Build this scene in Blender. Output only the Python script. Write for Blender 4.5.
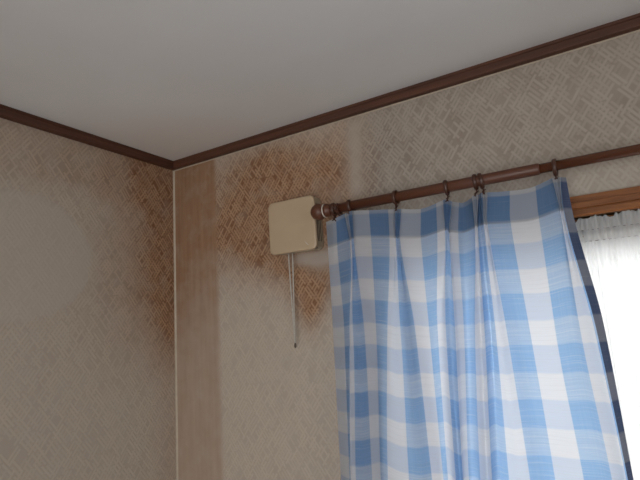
import bpy, bmesh, math, random
import numpy as np
from mathutils import Vector, Matrix

random.seed(7)
for o in list(bpy.data.objects):
    bpy.data.objects.remove(o, do_unlink=True)
scene = bpy.context.scene
COL = scene.collection

# ------------------------------------------------------------------ camera
CAM = np.array([1.4445, -1.3106, 1.72])
YAW, PITCH, ROLL, FPX = math.radians(29.945), math.radians(9.501), math.radians(-3.70), 458.78
_f = np.array([-math.sin(YAW) * math.cos(PITCH), math.cos(YAW) * math.cos(PITCH), math.sin(PITCH)])
_r = np.array([math.cos(YAW), math.sin(YAW), 0.0])
_u = np.cross(_r, _f)
RT = _r * math.cos(ROLL) + _u * math.sin(ROLL)
UP = -_r * math.sin(ROLL) + _u * math.cos(ROLL)
FW = _f
cd = bpy.data.cameras.new('camera')
cd.sensor_width = 36.0
cd.lens = FPX * 36.0 / 640.0
cd.clip_start = 0.02
cam = bpy.data.objects.new('camera', cd)
cam.matrix_world = Matrix(((RT[0], UP[0], -FW[0], CAM[0]), (RT[1], UP[1], -FW[1], CAM[1]),
                           (RT[2], UP[2], -FW[2], CAM[2]), (0, 0, 0, 1)))
COL.objects.link(cam)
scene.camera = cam


def hit(px, py, axis, val):
    """photo pixel -> point on the plane axis = val"""
    d = FW + RT * (px - 320) / FPX - UP * (py - 240) / FPX
    t = (val - CAM[axis]) / d[axis]
    return CAM + d * t


# ------------------------------------------------------------------ light and exposure
ROOM_X, ROOM_Y, H = 3.4, -3.3, 2.4
W1 = (0.93, 2.66, 0.85, 1.925)          # opening of the window by the curtain: x0, x1, z0, z1
W2 = (0.55, 3.15, 0.06, 2.10)           # opening of an unseen window behind the camera, added to light the room
W3 = (-3.00, -1.60, 0.80, 2.05)          # unseen window in the right-hand wall, added to brighten the left wall: y0, y1, z0, z1
world = bpy.data.worlds.new('overcast_sky')
scene.world = world
world.use_nodes = True
wn = world.node_tree.nodes
wn['Background'].inputs[0].default_value = (1.0, 0.955, 0.985, 1)
wn['Background'].inputs[1].default_value = 3.8


def portal(name, w, h, loc, rot):
    ld = bpy.data.lights.new(name, 'AREA')
    ld.shape = 'RECTANGLE'
    ld.size, ld.size_y = w, h
    ld.cycles.is_portal = True
    lo = bpy.data.objects.new(name, ld)
    lo.location = loc
    lo.rotation_euler = rot
    COL.objects.link(lo)


portal('daylight_portal', W1[1] - W1[0], W1[3] - W1[2], ((W1[0] + W1[1]) / 2, 0.16, (W1[2] + W1[3]) / 2), (-math.pi / 2, 0, 0))
portal('daylight_portal', W2[1] - W2[0], W2[3] - W2[2], ((W2[0] + W2[1]) / 2, ROOM_Y - 0.16, (W2[2] + W2[3]) / 2), (math.pi / 2, 0, 0))
portal('daylight_portal', W3[3] - W3[2], W3[1] - W3[0], (ROOM_X + 0.16, (W3[0] + W3[1]) / 2, (W3[2] + W3[3]) / 2), (0, math.pi / 2, 0))
vs = scene.view_settings
vs.view_transform = 'Standard'
vs.look = 'None'
vs.exposure = 0.32
vs.gamma = 1.0
vs.use_curve_mapping = False
scene.cycles.max_bounces = 16
scene.cycles.diffuse_bounces = 10
scene.cycles.transmission_bounces = 10
scene.cycles.transparent_max_bounces = 16


# ------------------------------------------------------------------ node helpers
class E:
    """a value in a shader node tree with arithmetic"""
    def __init__(s, nt, sock):
        s.nt, s.k = nt, sock

    def _op(s, op, *a):
        n = s.nt.nodes.new('ShaderNodeMath')
        n.operation = op
        for i, v in enumerate((s,) + a):
            if isinstance(v, E):
                s.nt.links.new(v.k, n.inputs[i])
            else:
                n.inputs[i].default_value = v
        return E(s.nt, n.outputs[0])

    def __add__(s, o): return s._op('ADD', o)
    def __radd__(s, o): return s._op('ADD', o)
    def __sub__(s, o): return s._op('SUBTRACT', o)
    def __mul__(s, o): return s._op('MULTIPLY', o)
    def __rmul__(s, o): return s._op('MULTIPLY', o)
    def __truediv__(s, o): return s._op('DIVIDE', o)
    def floor(s): return s._op('FLOOR')
    def frac(s): return s._op('FRACT')
    def abs(s): return s._op('ABSOLUTE')
    def gt(s, o): return s._op('GREATER_THAN', o)
    def mx(s, o): return s._op('MAXIMUM', o)
    def mn(s, o): return s._op('MINIMUM', o)
    def inv(s): return (s * -1.0) + 1.0

    def ramp(s, a, b):
        n = s.nt.nodes.new('ShaderNodeMapRange')
        n.interpolation_type = 'SMOOTHSTEP'
        s.nt.links.new(s.k, n.inputs['Value'])
        lo, hi, t0, t1 = (a, b, 0.0, 1.0) if a < b else (b, a, 1.0, 0.0)
        n.inputs['From Min'].default_value = lo
        n.inputs['From Max'].default_value = hi
        n.inputs['To Min'].default_value = t0
        n.inputs['To Max'].default_value = t1
        return E(s.nt, n.outputs[0])


def const(nt, v):
    n = nt.nodes.new('ShaderNodeValue')
    n.outputs[0].default_value = v
    return E(nt, n.outputs[0])


def vec(nt, x, y, z=0.0):
    n = nt.nodes.new('ShaderNodeCombineXYZ')
    for i, v in enumerate((x, y, z)):
        if isinstance(v, E):
            nt.links.new(v.k, n.inputs[i])
        else:
            n.inputs[i].default_value = v
    return n.outputs[0]


def white(nt, v):
    n = nt.nodes.new('ShaderNodeTexWhiteNoise')
    n.noise_dimensions = '3D'
    nt.links.new(v, n.inputs['Vector'])
    return E(nt, n.outputs['Value'])


def noise(nt, v, scale, detail=3.0, rough=0.5):
    n = nt.nodes.new('ShaderNodeTexNoise')
    n.inputs['Scale'].default_value = scale
    n.inputs['Detail'].default_value = detail
    n.inputs['Roughness'].default_value = rough
    nt.links.new(v, n.inputs['Vector'])
    return E(nt, n.outputs['Fac'])


def mixc(nt, fac, a, b):
    n = nt.nodes.new('ShaderNodeMix')
    n.data_type = 'RGBA'
    for sock, v in ((n.inputs[0], fac), (n.inputs[6], a), (n.inputs[7], b)):
        if isinstance(v, E):
            nt.links.new(v.k, sock)
        elif isinstance(v, tuple):
            sock.default_value = v + (1.0,)
        elif isinstance(v, (int, float)):
            sock.default_value = v
        else:
            nt.links.new(v, sock)
    return n.outputs[2]


def new_mat(name, rough=0.6, color=None):
    m = bpy.data.materials.new(name)
    m.use_nodes = True
    nt = m.node_tree
    b = nt.nodes['Principled BSDF']
    b.inputs['Roughness'].default_value = rough
    if color:
        b.inputs['Base Color'].default_value = color + (1.0,)
    return m, nt, b


def coords(nt, which='Object'):
    t = nt.nodes.new('ShaderNodeTexCoord')
    s = nt.nodes.new('ShaderNodeSeparateXYZ')
    nt.links.new(t.outputs[which], s.inputs[0])
    return t.outputs[which], E(nt, s.outputs[0]), E(nt, s.outputs[1]), E(nt, s.outputs[2])


def bump(nt, b, height, strength, dist):
    n = nt.nodes.new('ShaderNodeBump')
    n.inputs['Strength'].default_value = strength
    n.inputs['Distance'].default_value = dist
    nt.links.new(height.k, n.inputs['Height'])
    nt.links.new(n.outputs[0], b.inputs['Normal'])


def attr(nt, name):
    n = nt.nodes.new('ShaderNodeAttribute')
    n.attribute_name = name
    return E(nt, n.outputs['Fac'])


def hatch(nt, a, z):
    """short parallel raised strips crossing each other at about 45 degrees"""
    total = None
    wob = noise(nt, vec(nt, a, z, 0.0), 9.0, 1.0)
    for k, ang in enumerate((54, -54)):
        c, s = math.cos(math.radians(ang)), math.sin(math.radians(ang))
        u = a * c + z * s
        v = z * c - a * s + wob * 0.006
        row = (v / 0.0108).floor()
        off = white(nt, vec(nt, row, 3.7 + k, 0.0))
        cu = u / 0.052 + off * 5.0
        cell = cu.floor()
        rnd = white(nt, vec(nt, row, cell, 11.0 + k))
        on = rnd.ramp(0.14, 0.34) * (rnd * 0.75 + 0.30)
        across = ((v / 0.0108).frac() - 0.5).abs().ramp(0.46, 0.14)
        along = (cu.frac() - 0.5).abs().ramp(0.50, 0.40)
        st = on * across * along
        total = st if total is None else total.mx(st)
    return total


def wallpaper(name, horiz):
    m, nt, b = new_mat(name, 0.85)
    co, X, Y, Z = coords(nt)
    a = X if horiz == 'x' else Y
    st = hatch(nt, a, Z)
    grime, wipe, band = attr(nt, 'grime'), attr(nt, 'wipe'), attr(nt, 'smooth')
    n1 = noise(nt, co, 14.0, 4.0, 0.6)
    n2 = noise(nt, co, 90.0, 2.0, 0.5)
    g = (grime * (n1 * 0.9 + 0.55)).mn(1.0)
    st = st * (n1 * 0.7 + 0.6) * wipe.inv()
    streak = noise(nt, vec(nt, a * 1.0, Z * 0.06, 0.0), 60.0, 2.0)
    st = st * band.inv() + band * (streak * 0.75 + 0.05)
    st = st.mn(1.0).mx(0.0)
    clean = mixc(nt, st, (0.455, 0.397, 0.333), (0.500, 0.438, 0.37))
    dirty = mixc(nt, st, (0.198, 0.090, 0.042), (0.385, 0.235, 0.138))
    if horiz == 'x':                              # dust rather than smoke further along the wall
        dusty = mixc(nt, st, (0.235, 0.185, 0.147), (0.345, 0.290, 0.240))
        dirty = mixc(nt, X.ramp(0.74, 0.95), dirty, dusty)
    col = mixc(nt, g, clean, dirty)
    col = mixc(nt, (n2 * 0.12), col, (0.33, 0.29, 0.24))
    col = mixc(nt, wipe * 0.6, col, (0.42, 0.355, 0.30))
    nt.links.new(col, b.inputs['Base Color'])
    b.inputs['Specular IOR Level'].default_value = 0.2
    bump(nt, b, st + n2 * 0.2, 0.25, 0.0015)
    return m


def wood(name, dark, light, rough=0.45, along=0, scale=1.0):
    m, nt, b = new_mat(name, rough)
    co, X, Y, Z = coords(nt)
    f = [60.0, 60.0, 60.0]
    f[along] = 4.0
    g = noise(nt, vec(nt, X * f[0], Y * f[1], Z * f[2]), scale, 4.0, 0.6)
    nt.links.new(mixc(nt, g.ramp(0.3, 0.72), dark, light), b.inputs['Base Color'])
    bump(nt, b, g, 0.12, 0.001)
    return m


def plain(name, color, rough, var=0.12, scale=40.0, spec=0.5):
    m, nt, b = new_mat(name, rough)
    co, X, Y, Z = coords(nt)
    g = noise(nt, co, scale, 3.0)
    dk = tuple(c * (1 - var) for c in color)
    nt.links.new(mixc(nt, g.ramp(0.25, 0.75), dk, color), b.inputs['Base Color'])
    b.inputs['Specular IOR Level'].default_value = spec
    return m


M = {}
M['paper_back'] = wallpaper('stained_wallpaper_by_window', 'x')
M['paper_left'] = wallpaper('stained_wallpaper_side', 'y')
M['cornice_x'] = wood('dark_cornice_wood', (0.060, 0.020, 0.009), (0.100, 0.034, 0.015), 0.6, 0)
M['cornice_y'] = wood('dark_cornice_wood_side', (0.060, 0.020, 0.009), (0.100, 0.034, 0.015), 0.6, 1)
M['frame_wood'] = wood('window_frame_wood', (0.150, 0.048, 0.011), (0.30, 0.108, 0.026), 0.45, 0)
M['frame_wood'].node_tree.nodes['Principled BSDF'].inputs['Specular IOR Level'].default_value = 0.3
M['rod_wood'] = wood('brown_rod_coating', (0.088, 0.028, 0.013), (0.106, 0.036, 0.017), 0.42, 0)
M['rod_inner'] = wood('glossy_brown_tube', (0.088, 0.028, 0.013), (0.106, 0.036, 0.017), 0.2, 0)
M['ring'] = plain('dark_brown_ring', (0.062, 0.021, 0.011), 0.4)
M['hook'] = plain('dark_hook_plastic', (0.060, 0.020, 0.011), 0.4)
M['collar_glint'] = plain('painted_collar_glint', (0.72, 0.66, 0.58), 0.2)  # pale colour paints in the window's glint on the rod collar
M['fan_cover'] = plain('aged_ivory_plastic', (0.475, 0.355, 0.235), 0.28, 0.05, 12.0)
M['fan_body'] = plain('aged_ivory_plastic_body', (0.36, 0.285, 0.195), 0.5, 0.15, 30.0)
M['fan_dark'] = plain('dark_fan_interior', (0.025, 0.017, 0.012), 0.7)
M['cord'] = plain('pale_pull_cord', (0.50, 0.46, 0.40), 0.8, 0.2, 200.0)
M['bead'] = plain('dark_cord_bead', (0.10, 0.07, 0.05), 0.5)
M['caulk'] = plain('aged_caulk', (0.47, 0.39, 0.30), 0.7)
M['floor'] = wood('floor_boards', (0.38, 0.34, 0.29), (0.48, 0.43, 0.37), 0.4, 0)
M['sash'] = plain('bronze_sash', (0.10, 0.07, 0.05), 0.4)
M['white_wall'] = plain('plain_wallpaper', (0.50, 0.45, 0.38), 0.9)

m, nt, b = new_mat('ceiling_paper', 0.9)
co, X, Y, Z = coords(nt)
n1, n2 = noise(nt, co, 3.0, 3.0), noise(nt, co, 160.0, 2.0)
col = mixc(nt, n1.ramp(0.3, 0.7), (0.71, 0.70, 0.695), (0.74, 0.735, 0.735))
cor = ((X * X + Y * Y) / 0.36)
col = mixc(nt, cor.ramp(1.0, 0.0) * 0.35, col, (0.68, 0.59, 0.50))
nt.links.new(col, b.inputs['Base Color'])
b.inputs['Specular IOR Level'].default_value = 0.15
bump(nt, b, n2, 0.15, 0.001)
M['ceiling'] = m

# glass pane: clear, a little glossy
m = bpy.data.materials.new('window_glass')
m.use_nodes = True
nt = m.node_tree
nt.nodes.clear()
out = nt.nodes.new('ShaderNodeOutputMaterial')
tr = nt.nodes.new('ShaderNodeBsdfTransparent')
tr.inputs[0].default_value = (0.93, 0.96, 0.95, 1)
gl = nt.nodes.new('ShaderNodeBsdfGlossy')
gl.inputs['Roughness'].default_value = 0.02
mx = nt.nodes.new('ShaderNodeMixShader')
lw = nt.nodes.new('ShaderNodeFresnel')
lw.inputs[0].default_value = 1.45
nt.links.new(lw.outputs[0], mx.inputs[0])
nt.links.new(tr.outputs[0], mx.inputs[1])
nt.links.new(gl.outputs[0], mx.inputs[2])
nt.links.new(mx.outputs[0], out.inputs[0])
M['glass'] = m

SQ = 0.062


def gingham(name, trans, back_trans, blu=(0.080, 0.255, 0.57), blu_t=(0.20, 0.53, 0.93), weft_t=(0.52, 0.70, 0.99)):
    """woven blue check; trans / back_trans: share of light let through by the body and by the doubled heading (upper 8 cm)"""
    m = bpy.data.materials.new(name)
    m.use_nodes = True
    nt = m.node_tree
    nt.nodes.clear()
    out = nt.nodes.new('ShaderNodeOutputMaterial')
    co, U, V, _ = coords(nt, 'UV')
    wob = noise(nt, vec(nt, U * 6.0, V * 220.0), 1.0, 2.0)
    cu = (U / (2 * SQ) + 0.25).frac()
    cv = (V / (2 * SQ) + 0.148).frac()
    sc = ((cu - 0.5).abs() + wob * 0.006).ramp(0.262, 0.253)
    sr = ((cv - 0.5).abs() + wob * 0.04 - 0.02).ramp(0.283, 0.238)
    slub = noise(nt, vec(nt, U * 7.0, V * 300.0), 1.0, 3.0, 0.65)
    slubv = noise(nt, vec(nt, U * 300.0, V * 8.0), 1.0, 2.0, 0.5)
    wht, wht_t = (0.83, 0.83, 0.86), (0.885, 0.895, 0.94)
    fc, fr_ = (sc * (slubv * 0.3 + 0.82)).mn(1.0), (sr * (slub * 0.95 + 0.25)).mn(1.0)
    warp, weft = mixc(nt, fc, wht, blu), mixc(nt, fr_, wht, blu)
    col_t = mixc(nt, 0.44, mixc(nt, fc, wht_t, blu_t), mixc(nt, fr_, wht_t, weft_t))
    col_t = mixc(nt, (slub.ramp(0.45, 0.75) * 0.5), col_t, (0.90, 0.93, 0.97))
    col = mixc(nt, 0.5, warp, weft)
    col = mixc(nt, (slub.ramp(0.55, 0.8) * 0.22), col, (0.80, 0.84, 0.90))
    dif = nt.nodes.new('ShaderNodeBsdfDiffuse')
    trl = nt.nodes.new('ShaderNodeBsdfTranslucent')
    nt.links.new(col, dif.inputs[0])
    hd = V.ramp(0.078, 0.084)
    k = (hd * (trans - back_trans) + back_trans) * (slub * 0.5 + 0.75)
    nt.links.new(mixc(nt, k.mn(1.0), (0.0, 0.0, 0.0), col_t), trl.inputs[0])
    mx = nt.nodes.new('ShaderNodeMixShader')
    mx.inputs[0].default_value = 0.64
    nt.links.new(dif.outputs[0], mx.inputs[1])
    nt.links.new(trl.outputs[0], mx.inputs[2])
    nt.links.new(mx.outputs[0], out.inputs[0])
    return m


M['gingham'] = gingham('blue_gingham_cloth', 1.0, 0.26)
M['gingham_hem'] = gingham('blue_gingham_hem', 0.08, 0.08, (0.022, 0.075, 0.25), (0.05, 0.15, 0.45))


def lace(name, opacity):
    m = bpy.data.materials.new(name)
    m.use_nodes = True
    nt = m.node_tree
    nt.nodes.clear()
    out = nt.nodes.new('ShaderNodeOutputMaterial')
    co, U, V, _ = coords(nt, 'UV')
    n = noise(nt, vec(nt, U * 120.0, V * 40.0), 1.0, 2.0)
    dif = nt.nodes.new('ShaderNodeBsdfDiffuse')
    dif.inputs[0].default_value = (0.80, 0.79, 0.77, 1)
    trl = nt.nodes.new('ShaderNodeBsdfTranslucent')
    trl.inputs[0].default_value = (0.86, 0.86, 0.85, 1)
    m1 = nt.nodes.new('ShaderNodeMixShader')
    m1.inputs[0].default_value = 0.6
    tp = nt.nodes.new('ShaderNodeBsdfTransparent')
    m2 = nt.nodes.new('ShaderNodeMixShader')
    k = n * 0.3 + (opacity - 0.15)
    nt.links.new(k.k, m2.inputs[0])
    nt.links.new(dif.outputs[0], m1.inputs[1])
    nt.links.new(trl.outputs[0], m1.inputs[2])
    nt.links.new(tp.outputs[0], m2.inputs[1])
    nt.links.new(m1.outputs[0], m2.inputs[2])
    nt.links.new(m2.outputs[0], out.inputs[0])
    return m


M['lace'] = lace('white_lace', 1.06)
M['lace_head'] = lace('white_lace_header', 1.02)
M['lace_tape'] = lace('white_lace_tape', 0.95)


# ------------------------------------------------------------------ mesh helpers
def link(name, me, mat, parent=None, smooth=False):
    o = bpy.data.objects.new(name, me)
    COL.objects.link(o)
    if mat is not None:
        me.materials.append(mat)
    if smooth:
        for p in me.polygons:
            p.use_smooth = True
    if parent is not None:
        o.parent = parent
    return o


def tag(o, label=None, cat=None, group=None, kind=None):
    for k, v in (('label', label), ('category', cat), ('group', group), ('kind', kind)):
        if v:
            o[k] = v
    return o


def empty(name, loc):
    o = bpy.data.objects.new(name, None)
    o.empty_display_size = 0.05
    o.location = loc
    COL.objects.link(o)
    return o


def to_mesh(bm, name):
    me = bpy.data.meshes.new(name)
    bmesh.ops.recalc_face_normals(bm, faces=bm.faces)
    bm.to_mesh(me)
    bm.free()
    return me


def box(bm, x0, x1, y0, y1, z0, z1):
    r = bmesh.ops.create_cube(bm, size=1.0)
    for v in r['verts']:
        v.co = Vector(((x0 + x1) / 2 + v.co.x * (x1 - x0), (y0 + y1) / 2 + v.co.y * (y1 - y0), (z0 + z1) / 2 + v.co.z * (z1 - z0)))


def box_obj(name, dims, mat, parent=None, bevel=0.0):
    bm = bmesh.new()
    box(bm, *dims)
    if bevel:
        bmesh.ops.bevel(bm, geom=list(bm.edges), offset=bevel, segments=2, affect='EDGES')
    return link(name, to_mesh(bm, name), mat, parent)


def extrude(pts, frames, closed=True):
    """pts: 2-D profile, frames: list of functions profile point -> 3-D"""
    bm = bmesh.new()
    rings = [[bm.verts.new(fr(p)) for p in pts] for fr in frames]
    n = len(pts)
    for a, c in zip(rings[:-1], rings[1:]):
        for i in range(n if closed else n - 1):
            j = (i + 1) % n
            bm.faces.new((a[i], a[j], c[j], c[i]))
    if closed:
        bm.faces.new(rings[0])
        bm.faces.new(list(reversed(rings[-1])))
    return bm


def lathe(profile, axis_pt, axis='x', seg=32):
    """profile: (position along axis, radius)"""
    bm = bmesh.new()
    rings = []
    for t, r in profile:
        ring = []
        for k in range(seg):
            a = 2 * math.pi * k / seg
            c, s = r * math.cos(a), r * math.sin(a)
            p = {'x': (t, c, s), 'y': (c, t, s), 'z': (c, s, t)}[axis]
            ring.append(bm.verts.new(Vector(axis_pt) + Vector(p)))
        rings.append(ring)
    for a, c in zip(rings[:-1], rings[1:]):
        for k in range(seg):
            bm.faces.new((a[k], a[(k + 1) % seg], c[(k + 1) % seg], c[k]))
    bm.faces.new(rings[0])
    bm.faces.new(list(reversed(rings[-1])))
    return bm


def tube(bm, pts, r, seg=8, taper=None):
    pts = [Vector(p) for p in pts]
    rings = []
    for i, p in enumerate(pts):
        d = (pts[min(i + 1, len(pts) - 1)] - pts[max(i - 1, 0)]).normalized()
        ref = Vector((0, 1, 0)) if abs(d.y) < 0.9 else Vector((1, 0, 0))
        a = d.cross(ref).normalized()
        c = d.cross(a).normalized()
        rr = r if taper is None else r * taper[i]
        rings.append([bm.verts.new(p + (a * math.cos(2 * math.pi * k / seg) + c * math.sin(2 * math.pi * k / seg)) * rr) for k in range(seg)])
    for a, c in zip(rings[:-1], rings[1:]):
        for k in range(seg):
            bm.faces.new((a[k], a[(k + 1) % seg], c[(k + 1) % seg], c[k]))
    bm.faces.new(rings[0])
    bm.faces.new(list(reversed(rings[-1])))


def rrect(x0, x1, z0, z1, r, seg=8):
    pts = []
    for cx, cz, a0 in ((x1 - r, z1 - r, 0), (x0 + r, z1 - r, 90), (x0 + r, z0 + r, 180), (x1 - r, z0 + r, 270)):
        for k in range(seg + 1):
            a = math.radians(a0 + 90 * k / seg)
            pts.append((cx + r * math.cos(a), cz + r * math.sin(a)))
    return pts


# ------------------------------------------------------------------ room shell
def wall_mesh(name, xs, zs, hole, place, mat, stains=None):
    """a sheet of cells with 12 cm of wall behind; place(a, z, depth) -> 3-D"""
    xs, zs = sorted(set(np.round(xs, 5))), sorted(set(np.round(zs, 5)))
    verts, faces, idx = [], [], {}
    uv = []

    def vid(i, j):
        if (i, j) not in idx:
            idx[(i, j)] = len(verts)
            verts.append(place(xs[i], zs[j], 0.0))
            uv.append((xs[i], zs[j]))
        return idx[(i, j)]
    edges = {}
    for i in range(len(xs) - 1):
        for j in range(len(zs) - 1):
            mx_, mz_ = (xs[i] + xs[i + 1]) / 2, (zs[j] + zs[j + 1]) / 2
            if hole and hole[0] < mx_ < hole[1] and hole[2] < mz_ < hole[3]:
                continue
            f = (vid(i, j), vid(i + 1, j), vid(i + 1, j + 1), vid(i, j + 1))
            faces.append(f)
            for k in range(4):
                e = (f[k], f[(k + 1) % 4])
                if (e[1], e[0]) in edges:
                    del edges[(e[1], e[0])]
                else:
                    edges[e] = 1
    n = len(verts)
    back = {}
    for e in edges:                               # outer rims and reveals
        q = []
        for v in e:
            if v not in back:
                back[v] = len(verts)
                verts.append(place(uv[v][0], uv[v][1], 0.12))
                uv.append(uv[v])
            q.append(back[v])
        faces.append((e[1], e[0], q[0], q[1]))
    me = bpy.data.meshes.new(name)
    me.from_pydata([tuple(map(float, v)) for v in verts], [], faces)
    a = np.array(uv)
    vals = stains(a[:, 0], a[:, 1]) if stains else {}
    for k in ('grime', 'wipe', 'smooth'):
        at = me.attributes.new(k, 'FLOAT', 'POINT')
        at.data.foreach_set('value', np.asarray(vals.get(k, np.zeros(len(a))), dtype=np.float32))
    o = link(name, me, mat)
    o['kind'] = 'structure'
    return o


def sstep(a, b, x):
    t = np.clip((x - a) / (b - a), 0, 1)
    return t * t * (3 - 2 * t)


def blob(x, z, cx, cz, rx, rz, p=2.0):
    return np.exp(-(np.abs((x - cx) / rx) ** p + np.abs((z - cz) / rz) ** p))


def back_stains(x, z):
    g = np.zeros_like(x)
    # smoke-coloured cloud between the corner and the fan
    g += 0.75 * blob(x, z, 0.34, 2.07, 0.27, 0.17, 2.4)
    g += 0.85 * blob(x, z, 0.56, 2.02, 0.18, 0.16, 2.4)
    g += 0.55 * blob(x, z, 0.62, 2.17, 0.30, 0.13)
    g += 0.55 * blob(x, z, 0.46, 2.30, 0.30, 0.09)
    # wedge of grime running down behind the cord
    w = np.clip((z - 1.60) / (1.98 - 1.60), 0, 1)
    g += 1.0 * np.exp(-((x - (0.622 + 0.035 * w)) / (0.022 + 0.105 * w)) ** 2) * sstep(1.60, 1.80, z) * sstep(2.14, 2.0, z)
    g += 0.35 * blob(x, z, 0.72, 2.14, 0.09, 0.10)
    # strip by the corner
    cb = sstep(0.245, 0.215, x)
    g = g * (1 - cb) + cb * (0.36 + 0.46 * sstep(1.55, 2.15, z) + 0.15 * blob(x, z, 0.0, 2.0, 0.09, 0.6))
    # haze of dirt over the window
    g += 0.56 * sstep(0.72, 0.9, x) * sstep(1.95, 2.1, z)
    g += 0.16
    # rubbed clean places
    wipe = np.zeros_like(x)
    wipe += 1.0 * blob(x, z, 0.665, 1.918, 0.105, 0.026, 3.0)
    wipe += 0.55 * blob(x, z, 0.685, 1.885, 0.05, 0.025)
    wipe += 0.7 * blob(x, z, 0.555, 1.985, 0.026, 0.03)
    wipe += 0.22 * blob(x, z, 0.69, 2.13, 0.10, 0.03)
    streak = 0.55 * np.exp(-((x - 0.835 - 0.05 * (z - 2.1)) / 0.032) ** 2) * sstep(2.05, 2.14, z) * sstep(2.385, 2.33, z)
    wipe += streak
    wipe += 0.5 * blob(x, z, 0.76, 2.06, 0.03, 0.06)
    wipe = np.clip(wipe, 0, 1)
    g = g * (1 - 0.75 * wipe)
    return {'grime': np.clip(g, 0, 1), 'wipe': wipe, 'smooth': sstep(0.236, 0.226, x)}


def left_stains(y, z):
    d = -y
    g = 0.14 + 1.0 * np.exp(-(d / 0.24) ** 1.7) * sstep(1.42, 1.95, z)
    g += 0.42 * np.exp(-((d - 0.02) / 0.08) ** 2) * (0.45 + 0.55 * sstep(1.45, 1.9, z))
    g += 0.26 * sstep(2.14, 2.24, z)
    # large rounded patch that has been rubbed paler
    r = np.hypot((d - 0.60) / 0.25, (z - 1.955) / 0.20)
    patch = sstep(1.10, 0.86, r)
    g = g * (1 - 0.85 * patch)
    g += 0.06 * np.exp(-((r - 1.0) / 0.06) ** 2)
    return {'grime': np.clip(g, 0, 1), 'wipe': 0.35 * patch, 'smooth': np.zeros_like(y)}


fine = 0.01
xs = list(np.arange(0, 1.7, fine)) + [1.7, 2.2, ROOM_X, W1[0], W1[1], 0.22, 0.24]
zs = [0, 0.5, 1.0] + list(np.arange(1.2, H, fine)) + [H, W1[2], W1[3]]
wall_back = wall_mesh('wall_back', xs, zs, W1, lambda a, z, t: (a, t, z), M['paper_back'], back_stains)
ys = list(np.arange(-1.0, 0, fine)) + [0, -1.0, -2.0, ROOM_Y]
zs2 = [0, 0.5, 1.0] + list(np.arange(1.2, H, fine)) + [H]
wall_left = wall_mesh('wall_left', ys, zs2, None, lambda a, z, t: (-t, a, z), M['paper_left'], left_stains)
wall_front = wall_mesh('wall_front', [0, W2[0], W2[1], ROOM_X], [0, W2[2], W2[3], H], W2, lambda a, z, t: (a, ROOM_Y - t, z), M['white_wall'])
wall_right = wall_mesh('wall_right', [ROOM_Y, W3[0], W3[1], 0], [0, W3[2], W3[3], H], W3, lambda a, z, t: (ROOM_X + t, a, z), M['white_wall'])
tag(box_obj('ceiling', (-0.12, ROOM_X + 0.12, ROOM_Y - 0.12, 0.12, H, H + 0.1), M['ceiling']), kind='structure')
tag(box_obj('floor', (-0.12, ROOM_X + 0.12, ROOM_Y - 0.12, 0.12, -0.1, 0.0), M['floor']), kind='structure')
tag(wall_back, 'beige wallpapered wall with brown grime around the fan and above the window', kind='structure')
tag(wall_left, 'beige wallpapered side wall with a pale rubbed patch and brown corner', kind='structure')

# cornice: (distance from wall, height below ceiling)
CP = [(0.0, 0.0), (0.0205, 0.0), (0.0205, -0.0085), (0.0185, -0.0095), (0.0185, -0.0115), (0.024, -0.0130), (0.024, -0.0310), (0.022, -0.0335), (0.0, -0.0335)]


def cornice(name, mat, frames):
    return tag(link(name, to_mesh(extrude(CP, frames), name), mat), kind='structure')


cornice('trim_1', M['cornice_x'], [lambda p: (p[0], -p[0], H + p[1]), lambda p: (ROOM_X - p[0], -p[0], H + p[1])])['label'] = 'dark brown wooden cornice above the curtain wall'
cornice('trim_2', M['cornice_y'], [lambda p: (p[0], -p[0], H + p[1]), lambda p: (p[0], ROOM_Y + p[0], H + p[1])])['label'] = 'dark brown wooden cornice along the side wall'
cornice('trim_3', M['cornice_y'], [lambda p: (ROOM_X - p[0], -p[0], H + p[1]), lambda p: (ROOM_X - p[0], ROOM_Y + p[0], H + p[1])])
cornice('trim_4', M['cornice_x'], [lambda p: (p[0], ROOM_Y + p[0], H + p[1]), lambda p: (ROOM_X - p[0], ROOM_Y + p[0], H + p[1])])
# pale bead of filler under the cornice and down the corner
cb = [(0.0, 0.0), (0.0035, 0.0), (0.0028, -0.0024), (0.0, -0.0032)]
z0 = H - 0.0335
tag(link('trim_5', to_mesh(extrude(cb, [lambda p: (p[0], -p[0], z0 + p[1]), lambda p: (ROOM_X, -p[0], z0 + p[1])]), 'trim_5'), M['caulk']), kind='structure')
qs = [(0, 0), (0.0062, 0)] + [(0.0062 - 0.0062 * math.sin(a), 0.0062 - 0.0062 * math.cos(a)) for a in np.linspace(0.2, math.pi / 2 - 0.2, 5)] + [(0, 0.0062)]
tag(link('trim_6', to_mesh(extrude(qs, [lambda p: (p[0], -p[1], z0), lambda p: (p[0], -p[1], 0.0)]), 'trim_6'), M['caulk']), 'pale bead of filler down the wall corner', kind='structure')


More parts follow.
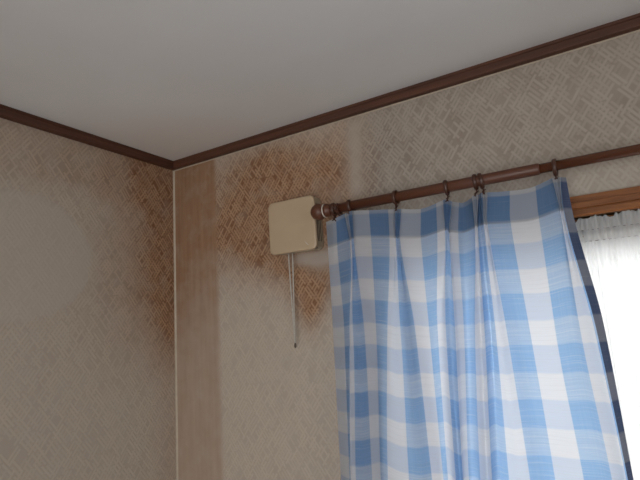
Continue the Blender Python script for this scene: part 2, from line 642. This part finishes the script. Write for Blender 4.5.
# ------------------------------------------------------------------ windows
def window(name, w, origin, rz, label):
    """built facing -y at y = 0 (room side), wall body from y = 0 to 0.12"""
    x0, x1, zb, zt = w
    root = empty(name, origin)
    root.rotation_euler = (0, 0, rz)
    tag(root, label, kind='structure')
    th = 0.052
    # casing head: stepped profile (depth y, height z)
    prof = [(-0.014, zt + th), (-0.014, zt + 0.036), (-0.022, zt + 0.034), (-0.022, zt + 0.020), (-0.016, zt + 0.0185), (-0.016, zt + 0.0165), (-0.020, zt + 0.015), (-0.020, zt + 0.003), (-0.017, zt),
            (-0.006, zt), (-0.006, zt + 0.004), (-0.002, zt + 0.004), (-0.002, zt), (0.034, zt), (0.034, zt - 0.004), (0.048, zt - 0.004), (0.048, zt), (0.115, zt), (0.115, zt + 0.012), (-0.002, zt + 0.012), (-0.002, zt + th)]
    link('casing_head', to_mesh(extrude(prof, [lambda p: (x0 - th, p[0], p[1]), lambda p: (x1 + th, p[0], p[1])]), 'casing_head'), M['frame_wood'], root)
    box_obj('casing_side', (x0 - th, x0, -0.022, -0.001, zb - th, zt), M['frame_wood'], root, 0.003)
    box_obj('casing_side', (x1, x1 + th, -0.022, -0.001, zb - th, zt), M['frame_wood'], root, 0.003)
    box_obj('jamb', (x0 - 0.004, x0 + 0.010, -0.001, 0.118, zb, zt), M['frame_wood'], root)
    box_obj('jamb', (x1 - 0.010, x1 + 0.004, -0.001, 0.118, zb, zt), M['frame_wood'], root)
    box_obj('sill', (x0 - th, x1 + th, -0.045, 0.118, zb - 0.012, zb + 0.012), M['frame_wood'], root, 0.004)
    mid = (x0 + x1) / 2
    for k, (a, c, y) in enumerate(((x0 + 0.010, mid + 0.02, 0.075), (mid - 0.02, x1 - 0.010, 0.100))):
        bm = bmesh.new()
        s = 0.036
        box(bm, a, a + s, y, y + 0.018, zb + 0.012, zt - 0.004)
        box(bm, c - s, c, y, y + 0.018, zb + 0.012, zt - 0.004)
        box(bm, a + s, c - s, y, y + 0.018, zb + 0.012, zb + 0.062)
        box(bm, a + s, c - s, y, y + 0.018, zt - 0.085, zt - 0.004)
        sash = link('sash', to_mesh(bm, 'sash'), M['sash'], root)
        box_obj('pane', (a + s, c - s, y + 0.007, y + 0.011, zb + 0.062, zt - 0.085), M['glass'], sash)
    return root


window('window_1', W1, (0, 0, 0), 0, 'brown wooden framed sliding window behind the blue curtain')
window('fill_window_2', (0.0, W2[1] - W2[0], W2[2], W2[3]), (W2[1], ROOM_Y, 0), math.pi, 'unseen brown framed window added for fill light in the wall facing the curtain')

window('fill_window_3', (0.0, W3[1] - W3[0], W3[2], W3[3]), (ROOM_X, W3[1], 0), -math.pi / 2, 'unseen brown framed window added for fill light in the right-hand wall')

# ------------------------------------------------------------------ lace curtain in the window recess
lx0, lx1 = W1[0] + 0.02, W1[1] - 0.02
LT = W1[3] - 0.001


def lace_sheet(name, ztop, zbot, rows, amp, y0, mat, parent, top_noise=0.0, fold=0.021, grow=0.0):
    n = int((lx1 - lx0) / 0.0028)
    rnd = random.Random(len(name))
    ph = [rnd.uniform(-0.5, 0.5) for _ in range(400)]
    verts, faces, uvs = [], [], []
    for j in range(rows + 1):
        t = j / rows
        for i in range(n + 1):
            x = lx0 + (lx1 - lx0) * i / n
            c = x / fold
            p = ph[int(c) % 400] * (1 - c % 1) + ph[(int(c) + 1) % 400] * (c % 1)
            a = amp * (1 + 0.5 * math.sin(x * 23.0) + p * 0.6) * (1 + grow * t)
            y = y0 + a * math.sin(2 * math.pi * c + p * 2.5)
            z = ztop + (zbot - ztop) * t
            if top_noise:
                z += (1 - t) * top_noise * (math.sin(2 * math.pi * c * 0.41 + p * 4) * 0.3 + math.sin(x * 61.0) * 0.35 + p * 1.1 + 0.05)
                y -= (1 - t) * 0.012 * (0.6 + math.sin(2 * math.pi * c * 0.5 + 4 * p))
            verts.append((x, y, z))
            uvs.append((x, z))
    for j in range(rows):
        for i in range(n):
            k = j * (n + 1) + i
            faces.append((k, k + 1, k + n + 2, k + n + 1))
    me = bpy.data.meshes.new(name)
    me.from_pydata(verts, [], faces)
    uvl = me.uv_layers.new(name='UVMap')
    for l in me.loops:
        uvl.data[l.index].uv = uvs[l.vertex_index]
    return link(name, me, mat, parent, True)


lace_root = empty('lace_curtain', ((lx0 + lx1) / 2, 0.035, W1[2] + 0.03))
tag(lace_root, 'sheer white gathered lace curtain with ruffled top inside the window frame', 'lace curtain')


def keep_world(child, root):
    child.parent = root
    child.matrix_parent_inverse = Matrix.Translation(-root.location)


keep_world(lace_sheet('ruffle', LT, LT - 0.032, 5, 0.006, 0.014, M['lace_head'], None, 0.016, 0.0115), lace_root)
keep_world(lace_sheet('heading_tape', LT - 0.032, LT - 0.060, 3, 0.004, 0.016, M['lace_tape'], None, 0.0, 0.017), lace_root)
keep_world(lace_sheet('panel', LT - 0.060, W1[2] + 0.03, 24, 0.0055, 0.018, M['lace'], None, 0.0, 0.0135, 0.4), lace_root)
bm = bmesh.new()
tube(bm, [(W1[0] + 0.011, 0.026, LT - 0.046), (W1[1] - 0.011, 0.026, LT - 0.046)], 0.004, 10)
keep_world(link('tension_rod', to_mesh(bm, 'tension_rod'), M['caulk'], None, True), lace_root)

# ------------------------------------------------------------------ ventilation fan on the wall
FY = -0.055
fl, fr = hit(268.5, 230, 1, FY)[0], hit(314.8, 223, 1, FY)[0]
ft, fb = hit(288, 199.5, 1, FY)[2], hit(295, 251.8, 1, FY)[2]
fan = empty('ventilation_fan', ((fl + fr) / 2, 0.0, (ft + fb) / 2))
tag(fan, 'aged ivory plastic ventilation fan with square cover and pull cord on stained wall', 'fan')
cx, cz = (fl + fr) / 2, (ft + fb) / 2


def slab(x0, x1, z0, z1, r, layers):
    """rounded square plates stacked in depth; layers: (y, inset)"""
    bm = bmesh.new()
    rings = []
    for y, ins in layers:
        pts = rrect(x0 + ins, x1 - ins, z0 + ins, z1 - ins, max(r - ins, 0.002))
        rings.append([bm.verts.new((p[0], y, p[1])) for p in pts])
    n = len(rings[0])
    for a, c in zip(rings[:-1], rings[1:]):
        for i in range(n):
            bm.faces.new((a[i], a[(i + 1) % n], c[(i + 1) % n], c[i]))
    bm.faces.new(rings[0])
    bm.faces.new(list(reversed(rings[-1])))
    return bm


R = 0.020
cov = slab(fl, fr, fb, ft, R, [(FY + 0.012, 0.004), (FY + 0.012, 0.0), (FY + 0.006, 0.0), (FY + 0.0035, 0.0006), (FY + 0.0015, 0.0022), (FY + 0.0004, 0.005), (FY, 0.009), (FY - 0.0008, 0.03)])
keep_world(link('front_cover', to_mesh(cov, 'front_cover'), M['fan_cover'], None, True), fan)
core = slab(fl + 0.0035, fr - 0.0035, fb + 0.012, ft - 0.012, 0.010, [(0.0, 0), (FY + 0.012, 0)])
keep_world(link('core', to_mesh(core, 'core'), M['fan_dark'], None), fan)
base = slab(fl + 0.002, fr - 0.002, fb + 0.003, ft - 0.003, R, [(0.0, 0), (-0.009, 0), (-0.011, 0.002)])
keep_world(link('base_plate', to_mesh(base, 'base_plate'), M['fan_body'], None, True), fan)
for zz0, zz1 in ((ft - 0.014, ft - 0.006), (fb + 0.006, fb + 0.014)):       # closed top and bottom of the housing
    keep_world(box_obj('housing_panel', (fl + 0.016, fr - 0.016, FY + 0.012, -0.011, zz0, zz1), M['fan_body'], None, 0.002), fan)
for sx in (fl + 0.0012, fr - 0.0012):
    for k in range(4):                                     # upright slats of the side grilles
        c = FY + 0.012 + 0.0016 + 0.0096 * k
        keep_world(box_obj('slat', (sx - 0.0005, sx + 0.0005, c - 0.0016, c + 0.0016, fb + 0.008, ft - 0.008), M['fan_body'], None), fan)
    for q in (ft - 0.018, fb + 0.018):
        keep_world(box_obj('grille_end', (sx - 0.006, sx + 0.0004, FY + 0.012, -0.011, q - 0.010, q + 0.010), M['fan_body'], None, 0.002), fan)
mk0, mk1 = hit(304.6, 241.3, 1, FY - 0.0008), hit(308.4, 244.9, 1, FY - 0.0008)  # small pale raised streak near the lower right corner of the cover
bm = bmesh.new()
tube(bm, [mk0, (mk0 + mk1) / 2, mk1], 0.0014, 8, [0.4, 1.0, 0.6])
keep_world(link('pale_streak', to_mesh(bm, 'pale_streak'), M['collar_glint'], None, True), fan)
# two cords that meet at a small bead
CY = -0.030
tip = hit(295.2, 343.5, 1, CY)
for px in (289.0, 292.8):
    a = hit(px, 262, 1, CY)
    top = np.array([a[0], CY, fb + 0.010])
    pts = [top, a] + [a + (tip - a) * t + np.array([0.0, -0.0012 * math.sin(math.pi * t), 0]) for t in (0.25, 0.5, 0.75, 1.0)]
    bm = bmesh.new()
    tube(bm, pts, 0.0023, 8)
    keep_world(link('pull_cord', to_mesh(bm, 'pull_cord'), M['cord'], None, True), fan)
bead = lathe([(-0.014, 0.0022), (-0.010, 0.0038), (-0.004, 0.0038), (0.002, 0.0020)], tip, 'z', 14)
keep_world(link('cord_bead', to_mesh(bead, 'cord_bead'), M['bead'], None, True), fan)

# ------------------------------------------------------------------ curtain rod
RY = -0.10
top_z = hit(450, 181, 1, RY)[2]
R1, R2 = 0.0145, 0.0120
RZ = hit(400, 196.2, 1, RY)[2]
rod = empty('curtain_rod', (hit(325, 211, 1, RY)[0], 0.0, RZ))
tag(rod, 'brown wooden curtain rod with round ball end crossing above the window', 'curtain rod')
x_ball = hit(318.8, 211, 1, RY)[0]
x_n0 = hit(325.0, 210, 1, RY)[0]
x_n1 = hit(331.0, 209, 1, RY)[0]
x_step = hit(539, 167, 1, RY)[0]


def rodpart(name, prof, mat, seg=32):
    keep_world(link(name, to_mesh(lathe(prof, (0, RY, RZ), 'x', seg), name), mat, None, True), rod)


rb = 0.0262
rodpart('finial_ball', [(x_ball + rb * -math.cos(t), max(0.0006, rb * math.sin(t))) for t in np.linspace(0.0, math.pi - 0.62, 22)], M['rod_wood'], 36)
rodpart('collar', [(x_n0 - 0.0015, 0.0180), (x_n0 - 0.0010, 0.0216), (x_n0 + 0.0002, 0.0216), (x_n0 + 0.0010, 0.0190)], M['collar_glint'])
rodpart('neck', [(x_n0 + 0.001, 0.0180), (x_n0 + 0.003, 0.0212), (x_n0 + 0.012, 0.0205), (x_n0 + 0.016, 0.0175), (x_n1 + 0.004, R1)], M['rod_wood'])
rodpart('outer_tube', [(x_n1, R1), (x_step - 0.003, R1), (x_step, R1 - 0.001), (x_step + 0.001, R2)], M['rod_wood'])
rodpart('inner_tube', [(x_step, R2), (2.86, R2)], M['rod_inner'])
# bracket: wall plate, arm, cradle round the rod, screw
for xb in (hit(338.5, 207, 1, RY)[0], 2.80):
    bm = slab(xb - 0.012, xb + 0.012, RZ - 0.045, RZ + 0.020, 0.006, [(0.0, 0), (-0.003, 0), (-0.0045, 0.0015)])
    keep_world(link('wall_plate', to_mesh(bm, 'wall_plate'), M['ring'], None), rod)
    bm = bmesh.new()
    tube(bm, [(xb, -0.004, RZ - 0.020), (xb, RY * 0.5, RZ - 0.022), (xb, RY + R1 + 0.008, RZ - 0.017), (xb, RY, RZ - R1 - 0.004)], 0.0052, 10)
    keep_world(link('arm', to_mesh(bm, 'arm'), M['ring'], None, True), rod)
    bm = bmesh.new()
    n = 20
    sec = [(-0.0055, R1 + 0.0005), (0.0055, R1 + 0.0005), (0.0055, R1 + 0.0042), (-0.0055, R1 + 0.0042)]
    rings = []
    for k in range(n + 1):                                  # open cradle, a C from the front round to the top
        a = math.radians(-215 + 255 * k / n)
        rings.append([bm.verts.new((xb + s[0], RY - s[1] * math.cos(a), RZ + s[1] * math.sin(a))) for s in sec])
    for a, c in zip(rings[:-1], rings[1:]):
        for k in range(4):
            bm.faces.new((a[k], a[(k + 1) % 4], c[(k + 1) % 4], c[k]))
    bm.faces.new(rings[0])
    bm.faces.new(list(reversed(rings[-1])))
    keep_world(link('cradle', to_mesh(bm, 'cradle'), M['ring'], None), rod)
    scr = lathe([(0.0, 0.003), (-0.010, 0.003), (-0.011, 0.005), (-0.015, 0.005), (-0.016, 0.004)], (xb, RY - R1 - 0.004 + 0.006, RZ - 0.004), 'y', 12)
    keep_world(link('thumb_screw', to_mesh(scr, 'thumb_screw'), M['hook'], None, True), rod)

# ------------------------------------------------------------------ gingham curtain
TOPX = [326, 335, 345, 350, 362, 380, 393, 400, 420, 432, 443, 447, 452, 462, 470, 473, 478, 481, 487, 500, 515, 530, 540, 546, 552, 560, 566]
TOPY = [222, 218.5, 213.5, 211, 210.2, 209.8, 209.3, 209, 209, 207, 200, 199.5, 201.5, 203.2, 200, 194.5, 195, 193, 192.5, 191.6, 191, 188, 184.5, 181.5, 178, 177, 177.5]
# each column of the cloth: (x in the photo, cm towards the room) at the top edge, the pinch seam, half way and low down
CTRL = [
    ((326, -1.5), (328, -1.5), (333, -4.0), (341, -5.0)),
    ((333, 0.5), (334, 0.0), (341, -3.0), (347, -3.5)),
    ((340, 0.5), (342, 0.0), (348, -2.0), (353, -2.5)),
    ((344, 0.0), (349, -0.5), (352, -0.5), (354, -1.0)),
    ((345, 2.0), (350.5, 1.5), (349.5, 2.0), (350.5, 2.0)),
    ((348, 0.8), (351.5, 0.8), (353, 2.6), (356, 2.6)),
    ((352, 2.0), (353.5, 1.5), (358, 2.4), (364, 2.0)),
    ((353, 0.0), (355, 0.0), (366, 0.8), (374, 0.6)),
    ((372, -0.5), (374, -0.5), (378, -0.8), (382, -1.2)),
    ((392, 0.0), (393, 0.0), (390, -0.6), (390, -0.4)),
    ((393.5, 2.0), (394.5, 1.5), (396, 1.6), (401, 1.0)),
    ((396, 0.8), (396, 0.9), (402, 2.4), (412, 1.6)),
    ((400, 2.0), (398, 1.5), (407, 1.8), (422, 1.2)),
    ((401, 0.0), (399.5, 0.0), (415, 0.2), (432, 0.2)),
    ((422, -1.2), (422, -1.0), (430, -1.0), (444, -1.0)),
    ((442, 0.0), (443.5, 0.0), (441, -0.5), (450, 0.0)),
    ((443, 2.2), (445, 1.6), (446, 1.5), (456, 2.2)),
    ((447, 0.8), (447, 0.9), (450, 2.6), (460, 3.4)),
    ((452, 2.2), (449, 1.6), (455, 1.8), (463, 2.4)),
    ((453, 0.0), (451, 0.0), (459, 0.0), (464.5, 0.0)),
    ((463, -2.5), (463, -2.5), (467, -1.8), (472, -1.2)),
    ((471, 0.0), (473, 0.0), (473, -0.5), (478, -0.4)),
    ((472, 2.0), (474.5, 1.5), (476, 1.6), (482, 1.4)),
    ((475, 0.8), (475.5, 1.0), (480, 2.6), (487, 2.8)),
    ((478, 2.0), (477, 1.5), (483, 2.0), (491, 2.0)),
    ((478.5, -0.3), (478.5, -1.0), (487, 0.4), (494, 0.4)),
    ((480, -0.3), (481, -1.0), (491, -0.4), (499, -0.6)),
    ((481, 2.0), (482.5, 1.5), (494, 0.8), (505, -0.2)),
    ((484, 0.8), (484, 1.0), (497, 1.4), (513, 0.4)),
    ((487, 2.0), (486, 1.5), (501, 1.4), (521, 0.8)),
    ((488.5, 0.0), (488, 0.0), (508, 0.6), (532, 0.6)),
    ((505, -1.0), (505, -1.0), (525, -0.6), (550, -0.6)),
    ((530, -1.0), (532, -1.0), (550, -0.8), (578, -0.4)),
    ((551, 0.0), (557, 0.0), (572, 0.4), (602, 0.6)),
    ((552, 2.0), (559, 1.5), (581, 1.2), (613, 1.2)),
    ((556, 0.8), (560.5, 0.9), (589, 1.8), (621, 1.8)),
    ((560, 2.0), (562, 1.5), (594, 2.0), (626, 2.0)),
    ((561, 0.0), (563, 0.2), (596.5, 1.2), (628, 1.2)),
    ((566, -1.0), (571, -1.0), (605, -0.4), (633.5, -0.4)),
]
HEAD = 0.080
lev = [[], [], [], []]
for c in CTRL:
    y = [RY - p[1] * q for p, q in zip(c, (0.01, 0.01, 0.0140, 0.0145))]
    ty = float(np.interp(c[0][0], TOPX, TOPY))
    lev[0].append(hit(c[0][0], ty, 1, y[0]))
    lev[1].append(hit(c[1][0], ty + 27, 1, y[1]))
    lev[2].append(hit(c[2][0], 330, 1, y[2]))
    lev[3].append(hit(c[3][0], 480, 1, y[3]))
lev = [np.array(l) for l in lev]
SUB = 8


def catmull(P):
    n = len(P)
    out = []
    for i in range(n - 1):
        p0, p1, p2, p3 = P[max(i - 1, 0)], P[i], P[i + 1], P[min(i + 2, n - 1)]
        for k in range(SUB):
            t = k / SUB
            out.append(0.5 * (2 * p1 + (p2 - p0) * t + (2 * p0 - 5 * p1 + 4 * p2 - p3) * t * t + (3 * p1 - p0 - 3 * p2 + p3) * t ** 3))
    out.append(P[-1])
    return np.array(out)


dense = [catmull(l) for l in lev]
N = len(dense[0])
# rows: distance fallen from the top edge
Z0, Z1, Z2, Z3 = [d[:, 2] for d in dense]
ZB = 0.72
rows_v = np.concatenate([np.linspace(0, HEAD, 12), np.linspace(HEAD, 0.75, 60)[1:], np.linspace(0.75, 1.0, 10)[1:]])
grid = []
for v in rows_v:
    z = Z0 - v * (Z0 - ZB) / (np.mean(Z0) - ZB)
    row = np.zeros((N, 3))
    for i in range(N):
        zs_ = [Z0[i], Z0[i] - 0.5 * (Z0[i] - Z1[i]), Z1[i], Z2[i], Z3[i], ZB]
        kx, ky = [], []
        k3 = (Z3[i] - ZB) / (Z2[i] - Z3[i]) * 0.55
        for c_, lst in ((0, kx), (1, ky)):
            D = [d[i, c_] for d in dense]
            lst.extend([D[0], 0.5 * (D[0] + D[1]), D[1], D[2], D[3], D[3] + (D[3] - D[2]) * k3])
        row[i] = (0, 0, z[i])
        # piecewise monotone cubic through the levels
        za = -np.array(zs_)
        t = -z[i]
        j = int(np.clip(np.searchsorted(za, t) - 1, 0, 4))
        h = za[j + 1] - za[j]
        u = np.clip((t - za[j]) / h, 0, 1)
        for c_, lst in ((0, kx), (1, ky)):
            q = np.array(lst)
            sl = np.diff(q) / np.diff(za)
            def tang(m_):
                if m_ == 0 or m_ == 5:
                    return sl[0] if m_ == 0 else sl[4]
                return 0.0 if sl[m_ - 1] * sl[m_] <= 0 else 2 * sl[m_ - 1] * sl[m_] / (sl[m_ - 1] + sl[m_])
            h00, h10 = 2 * u ** 3 - 3 * u ** 2 + 1, u ** 3 - 2 * u ** 2 + u
            row[i][c_] = h00 * q[j] + h10 * h * tang(j) + (1 - h00) * q[j + 1] + (u ** 3 - u ** 2) * h * tang(j + 1)
    grid.append(row)
grid = np.array(grid)
# cloth coordinate of each column in check squares (pleats swallow about one and a half)
UC = [-16.8, -16.3, -15.6, -15.1, -14.6, -14.0, -13.4, -12.9, -11.85, -10.7, -10.3, -9.9, -9.4, -9.0, -7.95, -6.45, -6.0, -5.5, -5.0, -4.5,
      -3.7, -3.2, -2.85, -2.5, -2.15, -1.8, -1.7, -1.2, -0.8, -0.4, 0.05, 0.8, 1.8, 2.65, 3.05, 3.5, 3.95, 4.2, 4.9]
S = np.interp(np.arange(N) / SUB, np.arange(len(UC)), UC) * SQ


def cloth(name, i0, i1, mat):
    verts, faces, uvs = [], [], []
    n = i1 - i0 + 1
    for j, v in enumerate(rows_v):
        for i in range(i0, i1 + 1):
            verts.append(tuple(grid[j, i]))
            uvs.append((float(S[i]) + 40 * SQ, float(v)))
    for j in range(len(rows_v) - 1):
        for i in range(n - 1):
            k = j * n + i
            faces.append((k, k + 1, k + n + 1, k + n))
    me = bpy.data.meshes.new(name)
    me.from_pydata(verts, [], faces)
    uvl = me.uv_layers.new(name='UVMap')
    for l in me.loops:
        uvl.data[l.index].uv = uvs[l.vertex_index]
    return link(name, me, mat, None, True)


curtain = empty('gingham_curtain', (float(grid[0, N // 2, 0]), RY, ZB))
tag(curtain, 'blue and white checked pleated curtain hanging from the brown rod', 'curtain')
hem_i = (len(CTRL) - 2) * SUB
keep_world(cloth('cloth', 0, hem_i, M['gingham']), curtain)
keep_world(cloth('side_hem', hem_i, N - 1, M['gingham_hem']), curtain)

# ------------------------------------------------------------------ rings with eyelets and hooks
bm = bmesh.new()
RI, RO, RW = 0.0165, 0.0212, 0.0046
prof = [(-RW, RI), (-RW * 0.8, RI - 0.0005), (RW * 0.8, RI - 0.0005), (RW, RI), (RW, RO - 0.001), (RW * 0.6, RO), (-RW * 0.6, RO), (-RW, RO - 0.001)]
rings = []
SEG = 36
for k in range(SEG):
    a = 2 * math.pi * k / SEG
    rings.append([bm.verts.new((p[0], p[1] * math.cos(a), p[1] * math.sin(a))) for p in prof])
for k in range(SEG):
    a, c = rings[k], rings[(k + 1) % SEG]
    for i in range(8):
        bm.faces.new((a[i], a[(i + 1) % 8], c[(i + 1) % 8], c[i]))
me_hoop = to_mesh(bm, 'hoop')
bm = bmesh.new()
pts = [(0.0, 0.0042 * math.cos(t), -RO - 0.0035 + 0.0042 * math.sin(t)) for t in np.linspace(0, 2 * math.pi, 16)]
tube(bm, pts, 0.0016, 8)
me_eye = to_mesh(bm, 'eyelet')
RING_ROWS = [  # photo x of ring, pleat x below, label
    (333.5, 334.5, 'brown curtain ring beside the ball end of the rod', 8),
    (349.8, 348.5, 'brown curtain ring second from the ball end, right of the bracket', 10),
    (395.8, 396.5, 'brown curtain ring standing alone third from the ball end', -4),
    (446.2, 447.5, 'brown curtain ring just left of the close pair of rings', 6),
    (475.2, 475.0, 'left ring of the two brown curtain rings close together', 3),
    (480.6, 484.0, 'right ring of the two brown curtain rings close together, tilted', 14),
    (554.6, 556.5, 'brown curtain ring above the right edge of the checked curtain', -3),
]
hoop_m, eye_m = False, False
for px, hx, lab, tilt in RING_ROWS:
    ry = float(np.interp(px, [345, 640], [202.3 + 5, 143.1 + 5.5]))
    x = hit(px, ry, 1, RY)[0]
    r_here = R1 if x < x_step else R2
    cz_ = RZ + r_here - (RI - 0.0005)
    root = empty('curtain_ring', (x, RY, cz_))
    root.rotation_euler = (0, math.radians(-tilt) * 0.6, math.radians(tilt))
    tag(root, lab, 'curtain ring', 'brown rings on the curtain rod')
    o = bpy.data.objects.new('hoop', me_hoop)
    COL.objects.link(o)
    o.parent = root
    o2 = bpy.data.objects.new('eyelet', me_eye)
    COL.objects.link(o2)
    o2.parent = root
    if not hoop_m:
        me_hoop.materials.append(M['ring'])
        me_eye.materials.append(M['hook'])
        for me_ in (me_hoop, me_eye):
            for p in me_.polygons:
                p.use_smooth = True
        hoop_m = True
    # wire hook from the eyelet down into the top of the pleat
    bpy.context.view_layer.update()
    mw = root.matrix_world
    e0 = mw @ Vector((0, 0, -RO - 0.0050))
    ht = hit(hx, float(np.interp(hx, TOPX, TOPY)) + 1.5, 1, RY - 0.008)
    e1 = Vector(ht)
    midp = (e0 + e1) / 2
    pts = [e0 + Vector((0.004, 0.003, 0.002)), e0 + Vector((0.001, -0.004, -0.001)), midp + Vector((-0.002, -0.004, 0)), e1 + Vector((0.002, -0.003, 0.001)), e1 + Vector((0.005, 0.0, -0.004))]
    inv = mw.inverted()
    bm = bmesh.new()
    tube(bm, [inv @ p for p in pts], 0.0019, 8)
    pts = [e1 + Vector((-0.006, -0.003, -0.001)), e1 + Vector((0.0, -0.004, 0.001)), midp + Vector((0.0015, -0.004, 0.001))]
    tube(bm, [inv @ p for p in pts], 0.0019, 8)
    h = link('hook', to_mesh(bm, 'hook'), M['hook'], None, True)
    h.parent = root
